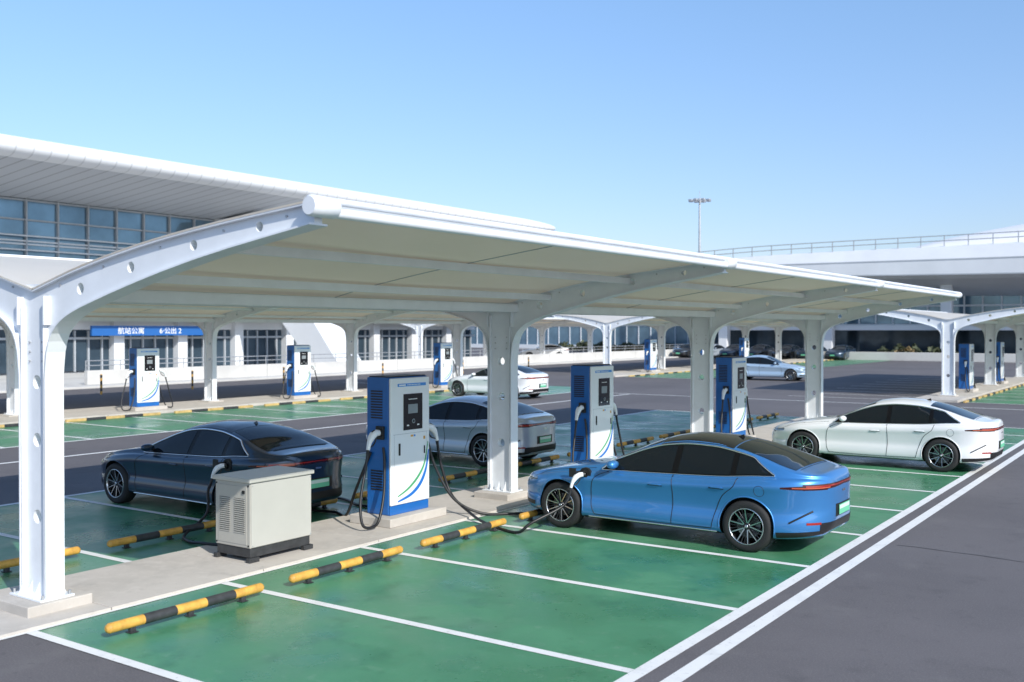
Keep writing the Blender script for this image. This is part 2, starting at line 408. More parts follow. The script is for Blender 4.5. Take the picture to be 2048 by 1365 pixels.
def charger_mesh(right_loop=True):
    b=MB()
    b.box(-.40,.42,-.66,.66,.0,.13,'concrete',bev=.012)
    b.box(-.24,.20,-.455,.455,.13,2.20,'blue',bev=.02)
    b.box(.201,.225,-.45,.45,.131,.27,'blue',bev=.008)
    b.box(.201,.245,-.452,.452,.275,2.185,'white',bev=.018)
    b.box(-.22,.19,-.42,.42,2.201,2.215,'blk',bev=.004)
    b.box(.2455,.249,-.30,.36,2.055,2.10,'sky_l'); b.box(.2495,.251,-.27,-.12,2.068,2.086,'signw'); 
    for i in range(9): b.box(.2495,.251,-.08+i*.035,-.06+i*.035,2.07,2.084,'signw')
    b.box(.2455,.256,-.17,.27,1.39,1.94,'blkg',bev=.004)
    b.box(.2565,.259,-.07,.15,1.64,1.78,'cgrey')
    for i in range(7): b.box(.2565,.2575,-.06+i*.03,-.042+i*.03,1.85,1.865,'signw')
    b.tube([(.256,.05,1.52),(.263,.05,1.52)],.035,'cgrey',18); b.tube([(.256,.05,1.52),(.266,.05,1.52)],.022,'blk',14)
    b.box(.2565,.2575,-.10,-.05,1.45,1.47,'signw'); b.box(.2565,.2575,.14,.19,1.45,1.47,'signw')
    b.box(.2455,.247,.00,.06,1.28,1.31,'yel'); b.box(.2455,.247,.07,.11,1.28,1.31,'sky_l')
    b.box(.2455,.247,.30,.345,1.22,1.27,'yel'); b.box(.2455,.26,.31,.33,1.00,1.12,'blk',bev=.004)
    b.box(.2455,.262,-.28,-.25,1.02,1.20,'blk',bev=.004)
    b.box(.2453,.2463,-.40,.40,1.335,1.341,'bgrey'); b.box(.2453,.2463,-.375,-.371,.34,1.335,'bgrey');b.box(.2453,.2463,.371,.375,.34,1.335,'bgrey')
    def sw(pts,w0,m,x):
        c=crom([(y,z,0) for y,z in pts],8); n=len(c); rows=[]
        for i,p in enumerate(c):
            t=(c[min(i+1,n-1)]-c[max(i-1,0)]).normalized(); nn=Vector((-t.y,t.x,0)); ww=w0*(.35+.65*math.sin(math.pi*min(1,(i+.5)/n*1.0)))
            rows.append([(x,p.x-nn.x*ww,p.y-nn.y*ww),(x,p.x+nn.x*ww,p.y+nn.y*ww)])
        b.grid(rows,m)
    sw([(-.30,.40),(-.05,.50),(.18,.66),(.33,.86),(.41,1.18)],.022,'sw_g',.2465)
    sw([(-.30,.325),(.0,.40),(.22,.54),(.36,.76),(.425,1.05)],.030,'sw_b',.248)
    for s in(-1,1):
        y=s*.455
        for i in range(11): b.box(-.15,.08,y,y+s*.008,1.58+i*.04,1.60+i*.04,'blk')
        for i in range(8): b.box(-.15,.08,y,y+s*.008,.5+i*.04,.52+i*.04,'blk')
        b.box(-.02,.13,y,y+s*.05,1.27,1.47,'blk',bev=.01)
    e=gun(b,(.08,-.505,1.38),(.1,-.99),.15)
    b.tube(crom([e,(e[0]+.01,e[1]-.06,.85),(e[0]+.05,e[1]-.20,.42),(.24,-1.06,.10),(.28,-.90,.045),(.27,-.74,.13),(.22,-.58,.5),(.15,-.49,.95),(.10,-.46,1.15)],8),.021,'cable',10)
    e=gun(b,(.08,.505,1.38),(.1,.99),.15)
    if right_loop:
        b.tube(crom([e,(e[0]+.01,e[1]+.06,.85),(e[0]+.05,e[1]+.16,.42),(.22,1.02,.10),(.24,.88,.045),(.22,.72,.13),(.18,.58,.5),(.13,.49,.95),(.10,.46,1.15)],8),.021,'cable',10)
    else:
        b.tube([e,(e[0],e[1],e[2]-.02)],.020,'cable',8)
    return b.mesh('ev_charger'),e
CH,_=charger_mesh(True); CH1,EE=charger_mesh(False)
def charger(x,y,me,z=.035):
    r=root('ev_charging_station',(x,y,z)); obj('charger_cabinet',me,r); return r
c1=charger(-10.27,11.74,CH1)
charger(-10.27,17.66,CH); charger(-10.27,24.86,CH)
for y in(22.0,29.4,39.0): charger(-31.2,y,CH,.10)
for y in(61.5,70,78.2): charger(-31.2,y,CH,.10)
for y in(50.2,58.6): charger(-9.25,y,CH,.10)
def cable(pts,r=.022,name='charging_cable'):
    b=MB(); b.tube(crom(pts,10),r,'cable',10); return obj(name,b.mesh(name))

# ------------------------------------------------------------ cabinet
def cabinet():
    r=root('power_cabinet',(-9.81-.34,8.95,.035)); b=MB()
    X0,X1,Y0_,Y1_=-.33,.33,-.52,.52
    b.box(X0+.015,X1-.015,Y0_+.015,Y1_-.015,.06,.175,'dkp',bev=.006)
    for sx in(-1,1):
        for sy in(-1,1): b.box(sx*.31-.035,sx*.31+.035,sy*.46-.08,sy*.46+.08,.0,.06,'dkp',bev=.006)
    b.box(X0,X1,Y0_,Y1_,.178,1.0,'beige2',bev=.012)
    b.box(X1+.0005,X1+.012,Y0_+.012,Y1_-.012,.19,.985,'beige',bev=.005)
    b.box(X0-.03,X1+.035,Y0_-.03,Y1_+.03,1.0,1.055,'beige',bev=.014)
    yy=Y0_
    b.box(-.27,.27,yy-.006,yy,.22,.95,'beige2',bev=.002)
    for c in(-.14,.14):
        for i in range(17):
            z=.36+i*.026
            b.box(c-.10,c+.10,yy-.014,yy-.0065,z,z+.012,'beige2',bev=.002); b.box(c-.10,c+.10,yy-.0075,yy-.0062,z+.013,z+.019,'dkp')
    b.box(.20,.24,yy-.02,yy-.006,.86,.90,'blk'); 
    for x,z in((-.3,.21),(.3,.21),(-.3,.96),(.3,.96)): b.tube([(x,yy-.001,z),(x,yy-.008,z)],.012,'blk',8)
    for z in(.21,.965):
        for y in(-.49,.49): b.tube([(X1+.012,y,z),(X1+.017,y,z)],.008,'steel2',8)
    obj('cabinet_body',b.mesh('cabinet_body'),r)
cabinet()

# ------------------------------------------------------------ cars
Lc=4.85; WB0=.94; WB1=3.84; WR=.345
zc=interp([(0,.70),(.25,.775),(.6,.86),(1.0,.935),(1.35,.985),(1.6,1.03),(1.9,1.17),(2.25,1.335),(2.55,1.425),(2.9,1.46),(3.25,1.445),(3.6,1.385),(3.95,1.285),(4.25,1.175),(4.5,1.10),(4.68,1.075),(4.85,1.085)])
zsh=interp([(0,.62),(.3,.70),(.8,.81),(1.4,.875),(2.4,.90),(3.4,.935),(4.0,.985),(4.5,1.0),(4.85,.98)])
zbo=interp([(0,.27),(.35,.20),(1.0,.185),(4.0,.185),(4.45,.215),(4.85,.27)])
def sup(u,n): 
    u=max(0,min(1,u)); return (max(1e-6,1-(1-u)**n))**(1/n)
def wid(x): 
    ff=.035*math.exp(-((x-.94)/.42)**2)+.05*math.exp(-((x-3.84)/.5)**2)-.02
    return (.925+ff*.6)*sup((x+.004)/.95,2.5)*sup((Lc-x+.004)/.8,2.7)
def hgt(x): return max(0,zc(x)-(zsh(x)+.04))
def section(x):
    w=wid(x);zb=zbo(x);zs=zsh(x);z1=zc(x);h=hgt(x)
    rail=zs+.02+.84*h; wr=.875*w-.50*h; be=(.90*w,zs+.012)
    top=max(z1,rail+.012)
    pts=[(0,zb),(.4*w,zb),(.78*w,zb),(.93*w,zb+.035),(.985*w,zb+.11),(.98*w,zb+.24),(.955*w,zb+.45*(zs-zb)+.02),(.98*w,zs-.20),(1.0*w,zs-.11),(.985*w,zs-.045),(.95*w,zs-.005),be]
    for t,bu in((.3,.012),(.65,.014)):
        pts.append((be[0]+(wr-be[0])*t+bu*min(1,h*3),be[1]+(rail-be[1])*t))
    pts+=[(wr,rail),(wr*.86,rail+(top-rail)*.42),(wr*.62,rail+(top-rail)*.74),(wr*.3,rail+(top-rail)*.95),(0,top)]
    gf=sup((x+.002)/.30,2.1); gr=sup((Lc-x+.002)/.16,2.6)
    o=[]
    for y,z in pts:
        z=.50+(z-.50)*gf
        z=.78+(z-.78)*gr
        o.append((y,z,0))
    return crom(o,3)
def body_mesh():
    ns=130; rows=[]
    for i in range(ns+1):
        s=i/ns; x=Lc*(.5-.5*math.cos(math.pi*s))*.55+Lc*s*.45
        c=section(x); half=[(x,p.x,p.y) for p in c]; other=[(x,-p.x,p.y) for p in reversed(c[1:-1])]
        rows.append(half+other)
    n=len(rows[0]); vs=[p for r in rows for p in r]; fs=[]
    for i in range(ns):
        for j in range(n): fs.append((i*n+j,(i+1)*n+j,(i+1)*n+(j+1)%n,i*n+(j+1)%n))
    fs.append(tuple(range(n))); fs.append(tuple(ns*n+k for k in range(n))[::-1])
    me=bpy.data.meshes.new('body'); me.from_pydata(vs,[],fs)
    bm=bmesh.new(); bm.from_mesh(me); bmesh.ops.remove_doubles(bm,verts=bm.verts,dist=.0004); bmesh.ops.recalc_face_normals(bm,faces=bm.faces); bm.to_mesh(me)
    bvh=BVHTree.FromBMesh(bm); bm.free()
    return me,bvh
BODY,BVH=body_mesh()
def cut():
    b=MB()
    for x in(WB0,WB1):
        for s in(-1,1):
            n=40;vs=[]
            for yv in(.60,1.3):
                for k in range(n):
                    a=2*math.pi*k/n; vs.append((x+.378*math.cos(a),s*yv,.355+.378*math.sin(a)))
            fs=[(k,(k+1)%n,n+(k+1)%n,n+k) for k in range(n)]+[tuple(range(n)),tuple(range(n,2*n))[::-1]]
            b.add(vs,fs,'blk')
    cm=b.mesh('cutm')
    BODY.materials.append(M['p_blue']); BODY.materials.append(M['blk'])
    cm.materials.clear(); cm.materials.append(M['p_blue']); cm.materials.append(M['blk'])
    for p in cm.polygons: p.material_index=1
    for p in BODY.polygons:
        p.use_smooth=True
    o=obj('tmpbody',BODY); c=obj('tmpcut',cm)
    md=o.modifiers.new('b','BOOLEAN'); md.operation='DIFFERENCE'; md.object=c; md.solver='EXACT'
    dg=bpy.context.evaluated_depsgraph_get(); dg.update()
    me=bpy.data.meshes.new_from_object(o.evaluated_get(dg))
    bpy.data.objects.remove(o);bpy.data.objects.remove(c)
    me.set_sharp_from_angle(angle=math.radians(38))
    for p in me.polygons:
        if p.center.z<.215 and abs(p.normal.z)>.6: p.material_index=1
    return me
CARB=cut()
def ps(x,z,s,off):
    h=BVH.ray_cast(Vector((x,s*3,z)),Vector((0,-s,0)))
    if h[0] is None: return Vector((x,s*.3,z))
    return h[0]+h[1]*off*(1 if h[1].y*s>0 else -1)
def pt(x,y,off):
    h=BVH.ray_cast(Vector((x,y,3)),Vector((0,0,-1)))
    if h[0] is None: return Vector((x,y,1))
    return h[0]+h[1]*off*(1 if h[1].z>0 else -1)
def pr(y,z,off,d=1):
    h=BVH.ray_cast(Vector((Lc+2 if d>0 else -2,y,z)),Vector((-d,0,0)))
    if h[0] is None: return Vector((Lc-.3 if d>0 else .3,y,z))
    return h[0]+h[1]*off*(1 if h[1].x*d>0 else -1)
def side_panel(b,lo,hi,x0,x1,m,off,nx=30,nz=8,sides=(-1,1)):
    for s in sides:
        rows=[]
        for i in range(nx+1):
            x=x0+(x1-x0)*i/nx; a=lo(x);c=hi(x)
            rows.append([ps(x,a+(c-a)*j/nz,s,off) for j in range(nz+1)])
        b.grid(rows,m)
def winlo(x): return zsh(x)+.035
X_A,X_D=1.60,4.20
def winhi(x):
    f=min(1,max(0,(x-X_A)/.10)) ; g=min(1,max(0,(X_D-x)/.32))**.75
    v=zsh(x)+.02+.80*hgt(x)
    return winlo(x)+max(0.002,(v-winlo(x))*f*g)
def detail_mesh(roofm):
    b=MB()
    side_panel(b,winlo,winhi,X_A,X_D,'pillar',.003,60)
    for a,c in((1.78,2.71),(2.80,3.58),(3.66,4.10)):
        side_panel(b,lambda x:winlo(x)+.014,lambda x:max(winlo(x)+.016,winhi(x)-.016),a,c,'glass',.007,26)
    for s in(-1,1):
        top=[ps(X_A+(X_D-X_A)*i/60,winhi(X_A+(X_D-X_A)*i/60)+.006,s,.004) for i in range(61)]
        b.tube(top,.013,'chrome',6)
        bot=[ps(X_A+(X_D-X_A)*i/40,winlo(X_A+(X_D-X_A)*i/40)-.004,s,.004) for i in range(41)]
        b.tube(bot,.006,'chrome',6)
        def gap(pts,r=.0055,m='blk',o=.0):
            pp=crom([(x,z,0) for x,z in pts],5); b.tube([ps(p.x,p.y,s,o) for p in pp],r,m,6)
        gap([(1.72,.90),(1.52,.80),(1.46,.6),(1.47,.4),(1.52,.27)])
        gap([(2.74,.93),(2.76,.75),(2.76,.5),(2.74,.27)])
        gap([(3.70,.97),(3.66,.86),(3.50,.72),(3.40,.5),(3.34,.27)])
        gap([(1.52,.27),(2.4,.255),(3.34,.27)])
        gap([(.42,.72),(.7,.83),(1.1,.89),(1.5,.93)],.0035)
        b.tube([ps(1.42+i*.05,.235,s,.006) for i in range(41)],.012,'chrome',6)
        for hx,hz in((2.50,.79),(3.42,.83)):
            b.tube([ps(hx-.10+.02*i,hz+.0,s,.006) for i in range(11)],[.004]+[.013]*9+[.004],'PAINT',8)
            b.tube([ps(hx-.11+.022*i,hz-.016,s,.001) for i in range(11)],.005,'blk',6)
        b.tube([ps(4.02+.07*math.cos(k*math.pi/10),.83+.07*math.sin(k*math.pi/10),s,.0) for k in range(21)],.003,'blk',5)
        c=ps(1.82,.97,s,.0); cy=c.y+s*.13
        rows=[]
        for i in range(9):
            a=math.pi*i/8; rr=math.sin(a)**.7 if 0<i<8 else .02
            rows.append([(1.82+.075*rr*math.cos(t*math.pi/8)+.01,cy-s*.115*math.cos(a),1.015+.062*rr*math.sin(t*math.pi/8)) for t in range(17)])
        b.grid(rows,'PAINT')
        b.tube([c+Vector((0,-s*.03,-.0)),(1.82,cy-s*.02,.985)],[.03,.022],'blk',8)
        side_panel(b,lambda x:.625+.13*(x-.05),lambda x:.665+.15*(x-.05)+.02*(.5-x),.06,.50,'lens',.004,14,3,sides=(s,))
        side_panel(b,lambda x:.868+.03*(4.8-x),lambda x:.948-.045*(4.8-x)/.5,4.30,4.79,'red2',.004,16,3,sides=(s,))
        side_panel(b,lambda x:.892,lambda x:.904,4.44,4.78,'amber',.008,16,2,sides=(s,))
        b.tube([ps(4.40+.02*i,.44+.012*i,s,.003) for i in range(14)],.012,'blk',6)
        side_panel(b,lambda x:.42,lambda x:.45,4.60,4.74,'red',.005,8,2,sides=(s,))
        side_panel(b,lambda x:zbo(x)+.04,lambda x:.315+.06*(x-4.3),4.24,4.78,'blk',.005,16,3,sides=(s,))
        side_panel(b,lambda x:zbo(x)+.02,lambda x:.232,1.34,3.44,'blk',.004,30,2,sides=(s,))
        side_panel(b,lambda x:.30,lambda x:.36,.08,.45,'blk',.005,12,2,sides=(s,))
        for wx in(WB0,WB1):
            pp=[]
            for k in range(25):
                a=math.radians(-8+196*k/24); x=wx+.385*math.cos(a); z=.355+.385*math.sin(a)
                pp.append(ps(x,max(z,.24),s,.0))
            b.tube(pp,.010,'PAINT',6)
    def ed(x,k): return (.875*wid(x)-.50*hgt(x))-k
    def top_panel(x0,x1,k0,k1,m,off,nx=20,ny=22,bow=0):
        rows=[]
        for i in range(nx+1):
            t=i/nx; row=[]
            for j in range(ny+1):
                q=-1+2*j/ny; xx=x0+(x1-x0)*t+ (bow*(q*q))*(1-t)
                e=ed(xx,k0+(k1-k0)*t); row.append(pt(xx,q*e,off))
            rows.append(row)
        b.grid(rows,m)
    top_panel(1.50,2.42,.03,.055,'glass',.004,bow=.16)
    top_panel(3.56,4.42,.06,.09,'glass',.004,bow=-.0)
    if roofm: top_panel(2.44,3.54,.00,.02,roofm,.003)
    b.tube([pt(4.45,-.55+.055*i,.003) for i in range(21)],.004,'blk',6)
    P0=pt(3.40,0,0); b.add([(3.34,0,P0.z),(3.46,-.02,P0.z-.02),(3.46,.02,P0.z-.02),(3.45,0,P0.z+.045)],[(0,1,3),(0,3,2),(1,2,3)],'blkg')
    def rear_panel(y0,y1,lo,hi,m,off,ny=30,nz=4,d=1):
        b.grid([[pr(y0+(y1-y0)*i/ny,lo(y0+(y1-y0)*i/ny)+(hi(y0+(y1-y0)*i/ny)-lo(y0+(y1-y0)*i/ny))*j/nz,off,d) for j in range(nz+1)] for i in range(ny+1)],m)
    rear_panel(-.80,.80,lambda y:.895-.03*abs(y),lambda y:.945,'red2',.004)
    rear_panel(-.78,.78,lambda y:.918-.02*abs(y),lambda y:.928,'red',.009)
    for s in(-1,1): rear_panel(s*.45,s*.80,lambda y:.893,lambda y:.904,'amber',.008,12,2)
    rear_panel(-.62,.62,lambda y:.32,lambda y:.44,'blk',.004)
    rear_panel(-.30,.30,lambda y:.49,lambda y:.66,'blk',.003,10,3)
    b.box(Lc+.005,Lc+.012,-.22,.22,.51,.64,'plateg'); b.box(Lc+.0125,Lc+.0135,-.21,.21,.58,.63,'platew')
    rear_panel(-.06,.06,lambda y:.80,lambda y:.83,'chrome',.004,4,2)
    rear_panel(-.55,.55,lambda y:.30,lambda y:.40,'blk',.004,d=-1)
    for s in(-1,1): rear_panel(s*.30,s*.72,lambda y:.605+.03*abs(y),lambda y:.635+.035*abs(y),'lens',.004,12,3,d=-1)
    b.box(-.02,-.012,-.22,.22,.42,.55,'plateg')
    return b
def wheel(b,x,s):
    c=(x,s*.80,WR)
    R=WR
    b.rev([(.24,.118),(.262,.126),(.30,.126),(.328,.115),(R,.085),(R,.0),(R,-.085),(.328,-.11),(.25,-.115)],'rubber',c,48,s)
    b.rev([(.245,.118),(.238,.126),(.230,.120),(.226,.09),(.222,-.08)],'mach',c,48,s)
    b.rev([(.225,.05),(.223,-.08),(.0,-.08)],'blk',c,32,s)
    b.rev([(.165,.02),(.165,.0),(.0,.0)],'disc',c,32,s); b.rev([(.165,.02),(.07,.022),(.0,.022)],'disc',c,32,s)
    b.rev([(.0,.105),(.03,.103),(.05,.09),(.06,.05)],'gun',c,24,s)
    b.rev([(.0,.1075),(.022,.107),(.024,.1)],'mach',c,18,s)
    for k in range(5):
        for q in(-1,1):
            a0=2*math.pi*k/5+.09+q*.13; a1=2*math.pi*k/5+.09+q*.30
            for wI,wO,m,dy in((.016,.011,'mach',.004),(.026,.020,'gun',0)):
                pin=Vector((.045*math.cos(a0),.045*math.sin(a0)));po=Vector((.232*math.cos(a1),.232*math.sin(a1)))
                t=(po-pin).normalized(); n=Vector((-t.y,t.x)); vs=[]
                for p,ww,yo,dp in((pin,wI,.088+dy,.045),(po,wO,.112+dy,.035)):
                    for e in(-1,1):
                        for yy in(yo,yo-dp): vs.append((c[0]+p.x+n.x*ww*e/2,c[1]+s*yy,c[2]+p.y+n.y*ww*e/2))
                b.add(vs,[(0,2,6,4),(0,4,5,1),(2,3,7,6),(1,5,7,3),(4,6,7,5)],m)
        a=2*math.pi*(k+.5)/5+.09
        for q in(-.12,.12):
            p0=Vector((.05*math.cos(a),.05*math.sin(a))); p1=Vector((.23*math.cos(a+q),.23*math.sin(a+q)))
            b.tube([(c[0]+p0.x,c[1]+s*.078,c[2]+p0.y),(c[0]+p1.x,c[1]+s*.095,c[2]+p1.y)],.008,'gun',6)
WB=MB()
for x in(WB0,WB1):
    for s in(-1,1): wheel(WB,x,s)
WHEELS=WB.mesh('wheels')
M['PAINT']=M['p_blue']
DET={}
def make_car(loc,paint,roof=None,rot=0,name='parked_car',port=None):
    r=root(name,loc,rot)
    bm_=CARB.copy(); 
    for i,m in enumerate(bm_.materials):
        if m and m.name.startswith('car_paint'): bm_.materials[i]=M[paint]
    obj('body',bm_,r); obj('wheels',WHEELS,r)
    if roof not in DET: DET[roof]=detail_mesh(roof).mesh('trim_and_glass',fix=True)
    d=DET[roof].copy()
    for i,m in enumerate(d.materials):
        if m.name.startswith('car_paint') : d.materials[i]=M[paint]
    obj('trim_and_glass',d,r)
    if port:
        px,pz=port; b=MB()
        P=ps(px,pz,-1,.004)
        b.tube([(px,P.y+.04,pz),(px,P.y-.006,pz)],.095,'blk',20); b.tube([(px,P.y-.005,pz),(px,P.y-.014,pz)],.055,'blkg',18)
        b.box(px-.22,px-.10,P.y-.10,P.y-.085,pz-.05,pz+.085,'blk',bev=.006)
        b.tube([(px-.09,P.y,pz+.03),(px-.11,P.y-.09,pz+.03)],.012,'blk',8)
        e=gun(b,(px,P.y-.01,pz),(-.62,-.78),.25,k=.72)
        obj('charge_port_and_gun',b.mesh('charge_port_and_gun'),r)
        return r,Vector(loc)+Vector(e)
    return r,None
_,e1=make_car((-8.87,13.60,0),'p_blue','blkg',port=(1.37,.84))
_,e2=make_car((-16.18,11.08,0),'p_navy','blkg',port=(3.86,.885))
make_car((-16.70,18.35,0),'p_grey')
make_car((-8.40,23.05,0),'p_white')
make_car((-28.2,36.0,0),'p_white')
make_car((-18.9,57.5,0),'p_lblue',rot=math.radians(185))
S1=Vector((-10.27,11.74,.035))+Vector(EE)
cable([S1,S1+Vector((.04,.05,-.35)),S1+Vector((.2,.10,-.78)),(-9.45,12.45,.12),(-9.0,12.20,.055),(-8.5,12.0,.03),(-8.15,11.92,.04),(-7.98,12.0,.18),(e1.x-.07,e1.y-.10,e1.z-.2),e1])
cable([(-10.05,12.18,1.2),(-9.98,12.28,.8),(-9.75,12.45,.3),(-9.45,12.75,.06),(-9.1,13.1,.03),(-8.75,13.5,.03),(-8.3,13.9,.03)])
cable([e2,(e2.x+.10,e2.y-.14,.52),(e2.x+.33,e2.y-.35,.24),(-11.9,9.05,.06),(-11.6,8.85,.03),(-11.2,8.82,.05),(-10.85,8.9,.06),(-10.47,8.95,.15)])
cable([(-10.45,12.2,1.1),(-10.7,12.3,.6),(-11.0,12.4,.1),(-11.6,12.3,.03),(-12.3,12.6,.03),(-13.5,12.7,.03)])
cable([(-10.4,11.25,1.1),(-10.75,11.3,.5),(-11.1,11.45,.05),(-11.5,11.6,.03),(-12.1,11.5,.03),(-12.9,11.5,.03)])
for i in range(7):
    make_car((-46+i*2.7+random.uniform(-.2,.2),97+random.uniform(-.3,.3),0),random.choice(['p_black','p_navy','p_black','p_grey','p_navy']),rot=math.radians(90+random.uniform(-2,2)))
make_car((-55,80.5,.12),'p_white',rot=math.radians(38))

# ------------------------------------------------------------ terminal building (left)
def terminal():
    r=root('airport_terminal_building')
    XF=-62.0
    b=MB()
    YA,YB=5,84
    prof=[(XF-14,11.1),(XF,11.30),(-53.1,12.25)]
    for k in range(1,12):
        a=-math.pi/2+math.pi*k/12; prof.append((-53.1+.9*math.cos(a),12.82+.57*math.sin(a)))
    prof+=[(-53.1,13.40),(-58,13.75),(-70,14.2),(XF-14,14.2)]
    stations=[YA+i*(77-YA)/40 for i in range(41)]+[78.5,80,81.5,82.6,83.4,83.9,84.2]
    rows=[]
    for y in stations:
        t=max(0,(y-77)/7.2); k=math.sqrt(max(0,1-t*t)) if t<1 else 0
        k=.12+.88*k; cx,cz=-53.4,12.95
        rows.append([(cx+(px-cx)*(k if px>-54.2 else (k if t>0 else 1)),y,cz+(pz-cz)*k) for px,pz in prof])
    ns=len(prof)
    for i in range(len(rows)-1):
        for j in range(ns-1):
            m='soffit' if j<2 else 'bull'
            b.add([rows[i][j],rows[i][j+1],rows[i+1][j+1],rows[i+1][j]],[(0,1,2,3)],m,j>=2)
    b.add(rows[-1],[tuple(range(ns))],'bull')
    me=b.mesh('roof')
    bm=bmesh.new(); bm.from_mesh(me); bmesh.ops.remove_doubles(bm,verts=bm.verts,dist=.001); bmesh.ops.recalc_face_normals(bm,faces=bm.faces); bm.to_mesh(me); bm.free()
    obj('roof',me,r)
    b=MB()
    b.box(XF-12,XF-.3,YA,82,0,11.2,'bgrey')
    b.quad((XF-.1,YA,5.3),(XF-.1,82,5.3),(XF-.1,82,11.3),(XF-.1,YA,11.3),'bglass')
    b.quad((XF-.1,YA,.2),(XF-.1,82,.2),(XF-.1,82,3.0),(XF-.1,YA,3.0),'bglass2')
    obj('glazing_and_core',b.mesh('glazing_and_core',fix=False),r)
    b=MB(); y=YA
    while y<82:
        b.box(XF-.1,XF+.10,y-.05,y+.05,5.3,11.3,'bgrey'); y+=2.15
    for z in(5.4,6.9,8.35,8.55,9.9,11.15): b.box(XF-.1,XF+.06,YA,82,z,z+.10,'bwhite' if z in(8.35,8.55) else 'bgrey')
    b.box(XF-.1,XF+1.6,YA,82,3.75,5.3,'bwhite'); b.box(XF-.1,XF+2.0,YA,82,3.62,3.745,'bgrey')
    for z in(5.6,5.95,6.3): b.tube([(XF+1.5,YA,z),(XF+1.5,82,z)],.04,'steel2',6)
    y=YA
    while y<82: b.box(XF+1.46,XF+1.54,y-.03,y+.03,5.3,6.3,'steel2'); y+=2.15
    for z in(8.0,8.9): b.tube([(XF+.5,YA,z),(XF+.5,82,z)],.05,'bwhite',6)
    y=YA;i=0
    while y<82:
        b.box(XF-.1,XF+.5,y-.4,y+.4,0,3.615,'bwhite')
        for q in(1.2,2.2,3.2,4.2): b.box(XF-.1,XF+.05,y+q-.05,y+q+.05,.15,2.9,'bgrey')
        b.box(XF-.1,XF+.06,y+.4,y+4.8,2.3,2.45,'bgrey'); b.box(XF-.1,XF+.06,y+.4,y+4.8,2.95,3.615,'bwhite')
        y+=5.2;i+=1
    obj('facade_frames',b.mesh('facade_frames'),r)
    b=MB()
    yc=51.5
    A=[(-51.5,yc-1.2,0),(-49.0,yc-1.2,0),(-49.0,yc+1.2,0),(-51.5,yc+1.2,0)]
    B=[(-62.8,yc-1.6,11.3),(-58.0,yc-1.6,11.3),(-58.0,yc+1.6,11.3),(-62.8,yc+1.6,11.3)]
    b.add(A+B,[(0,1,2,3),(4,5,6,7),(0,1,5,4),(1,2,6,5),(2,3,7,6),(3,0,4,7)],'bwhite')
    obj('slanted_pylon',b.mesh('slanted_pylon'),r)
    b=MB(); b.box(XF+1.0,XF+1.2,38.9,48.3,2.55,3.22,'sign'); b.box(XF+.5,XF+.999,39.3,39.5,2.7,3.1,'bgrey'); b.box(XF+.5,XF+.999,47.8,48,2.7,3.1,'bgrey')
    obj('sign_board',b.mesh('sign_board'),r)
    for txt,y in(('航站公寓',40.8),('6·公出 2',44.1)):
        c=bpy.data.curves.new('sign_text','FONT'); c.body=txt; c.size=.52; c.extrude=.01; c.materials.append(M['signw'])
        o=bpy.data.objects.new('sign_text',c); COL.objects.link(o); o.location=(XF+1.215,y,2.70); o.rotation_euler=(math.radians(90),0,math.radians(90)); o.parent=r
terminal()
b=MB(); b.box(-61.4,-46,0,135,.001,.12,'pale',bev=.02); obj('pavement',b.mesh('pavement'))
b=MB(); y=30
while y<128:
    b.box(-47.6,-47.3,y,y+3.96,.12,.85,'pale',bev=.02); y+=4
obj('low_wall',b.mesh('low_wall'))
b=MB()
for z in(1.1,1.35): b.tube([(-47.45,30,z),(-47.45,128,z)],.025,'steel2',6)
y=30
while y<128: b.tube([(-47.45,y,.85),(-47.45,y,1.36)],.025,'steel2',6); y+=2
obj('railing',b.mesh('railing'))
def bollard(x,y):
    b=MB()
    for i in range(6): b.tube([(0,0,i*.15),(0,0,i*.15+.15)],.05,'yel' if i%2==0 else 'dkp',12)
    b.tube([(0,0,.9),(0,0,.93)],[.05,.03],'yel',12)
    obj('bollard',b.mesh('bollard'),None,(x,y,0))
for y in(27,29.6,32,38,46,54,62): bollard(-41.5,y)

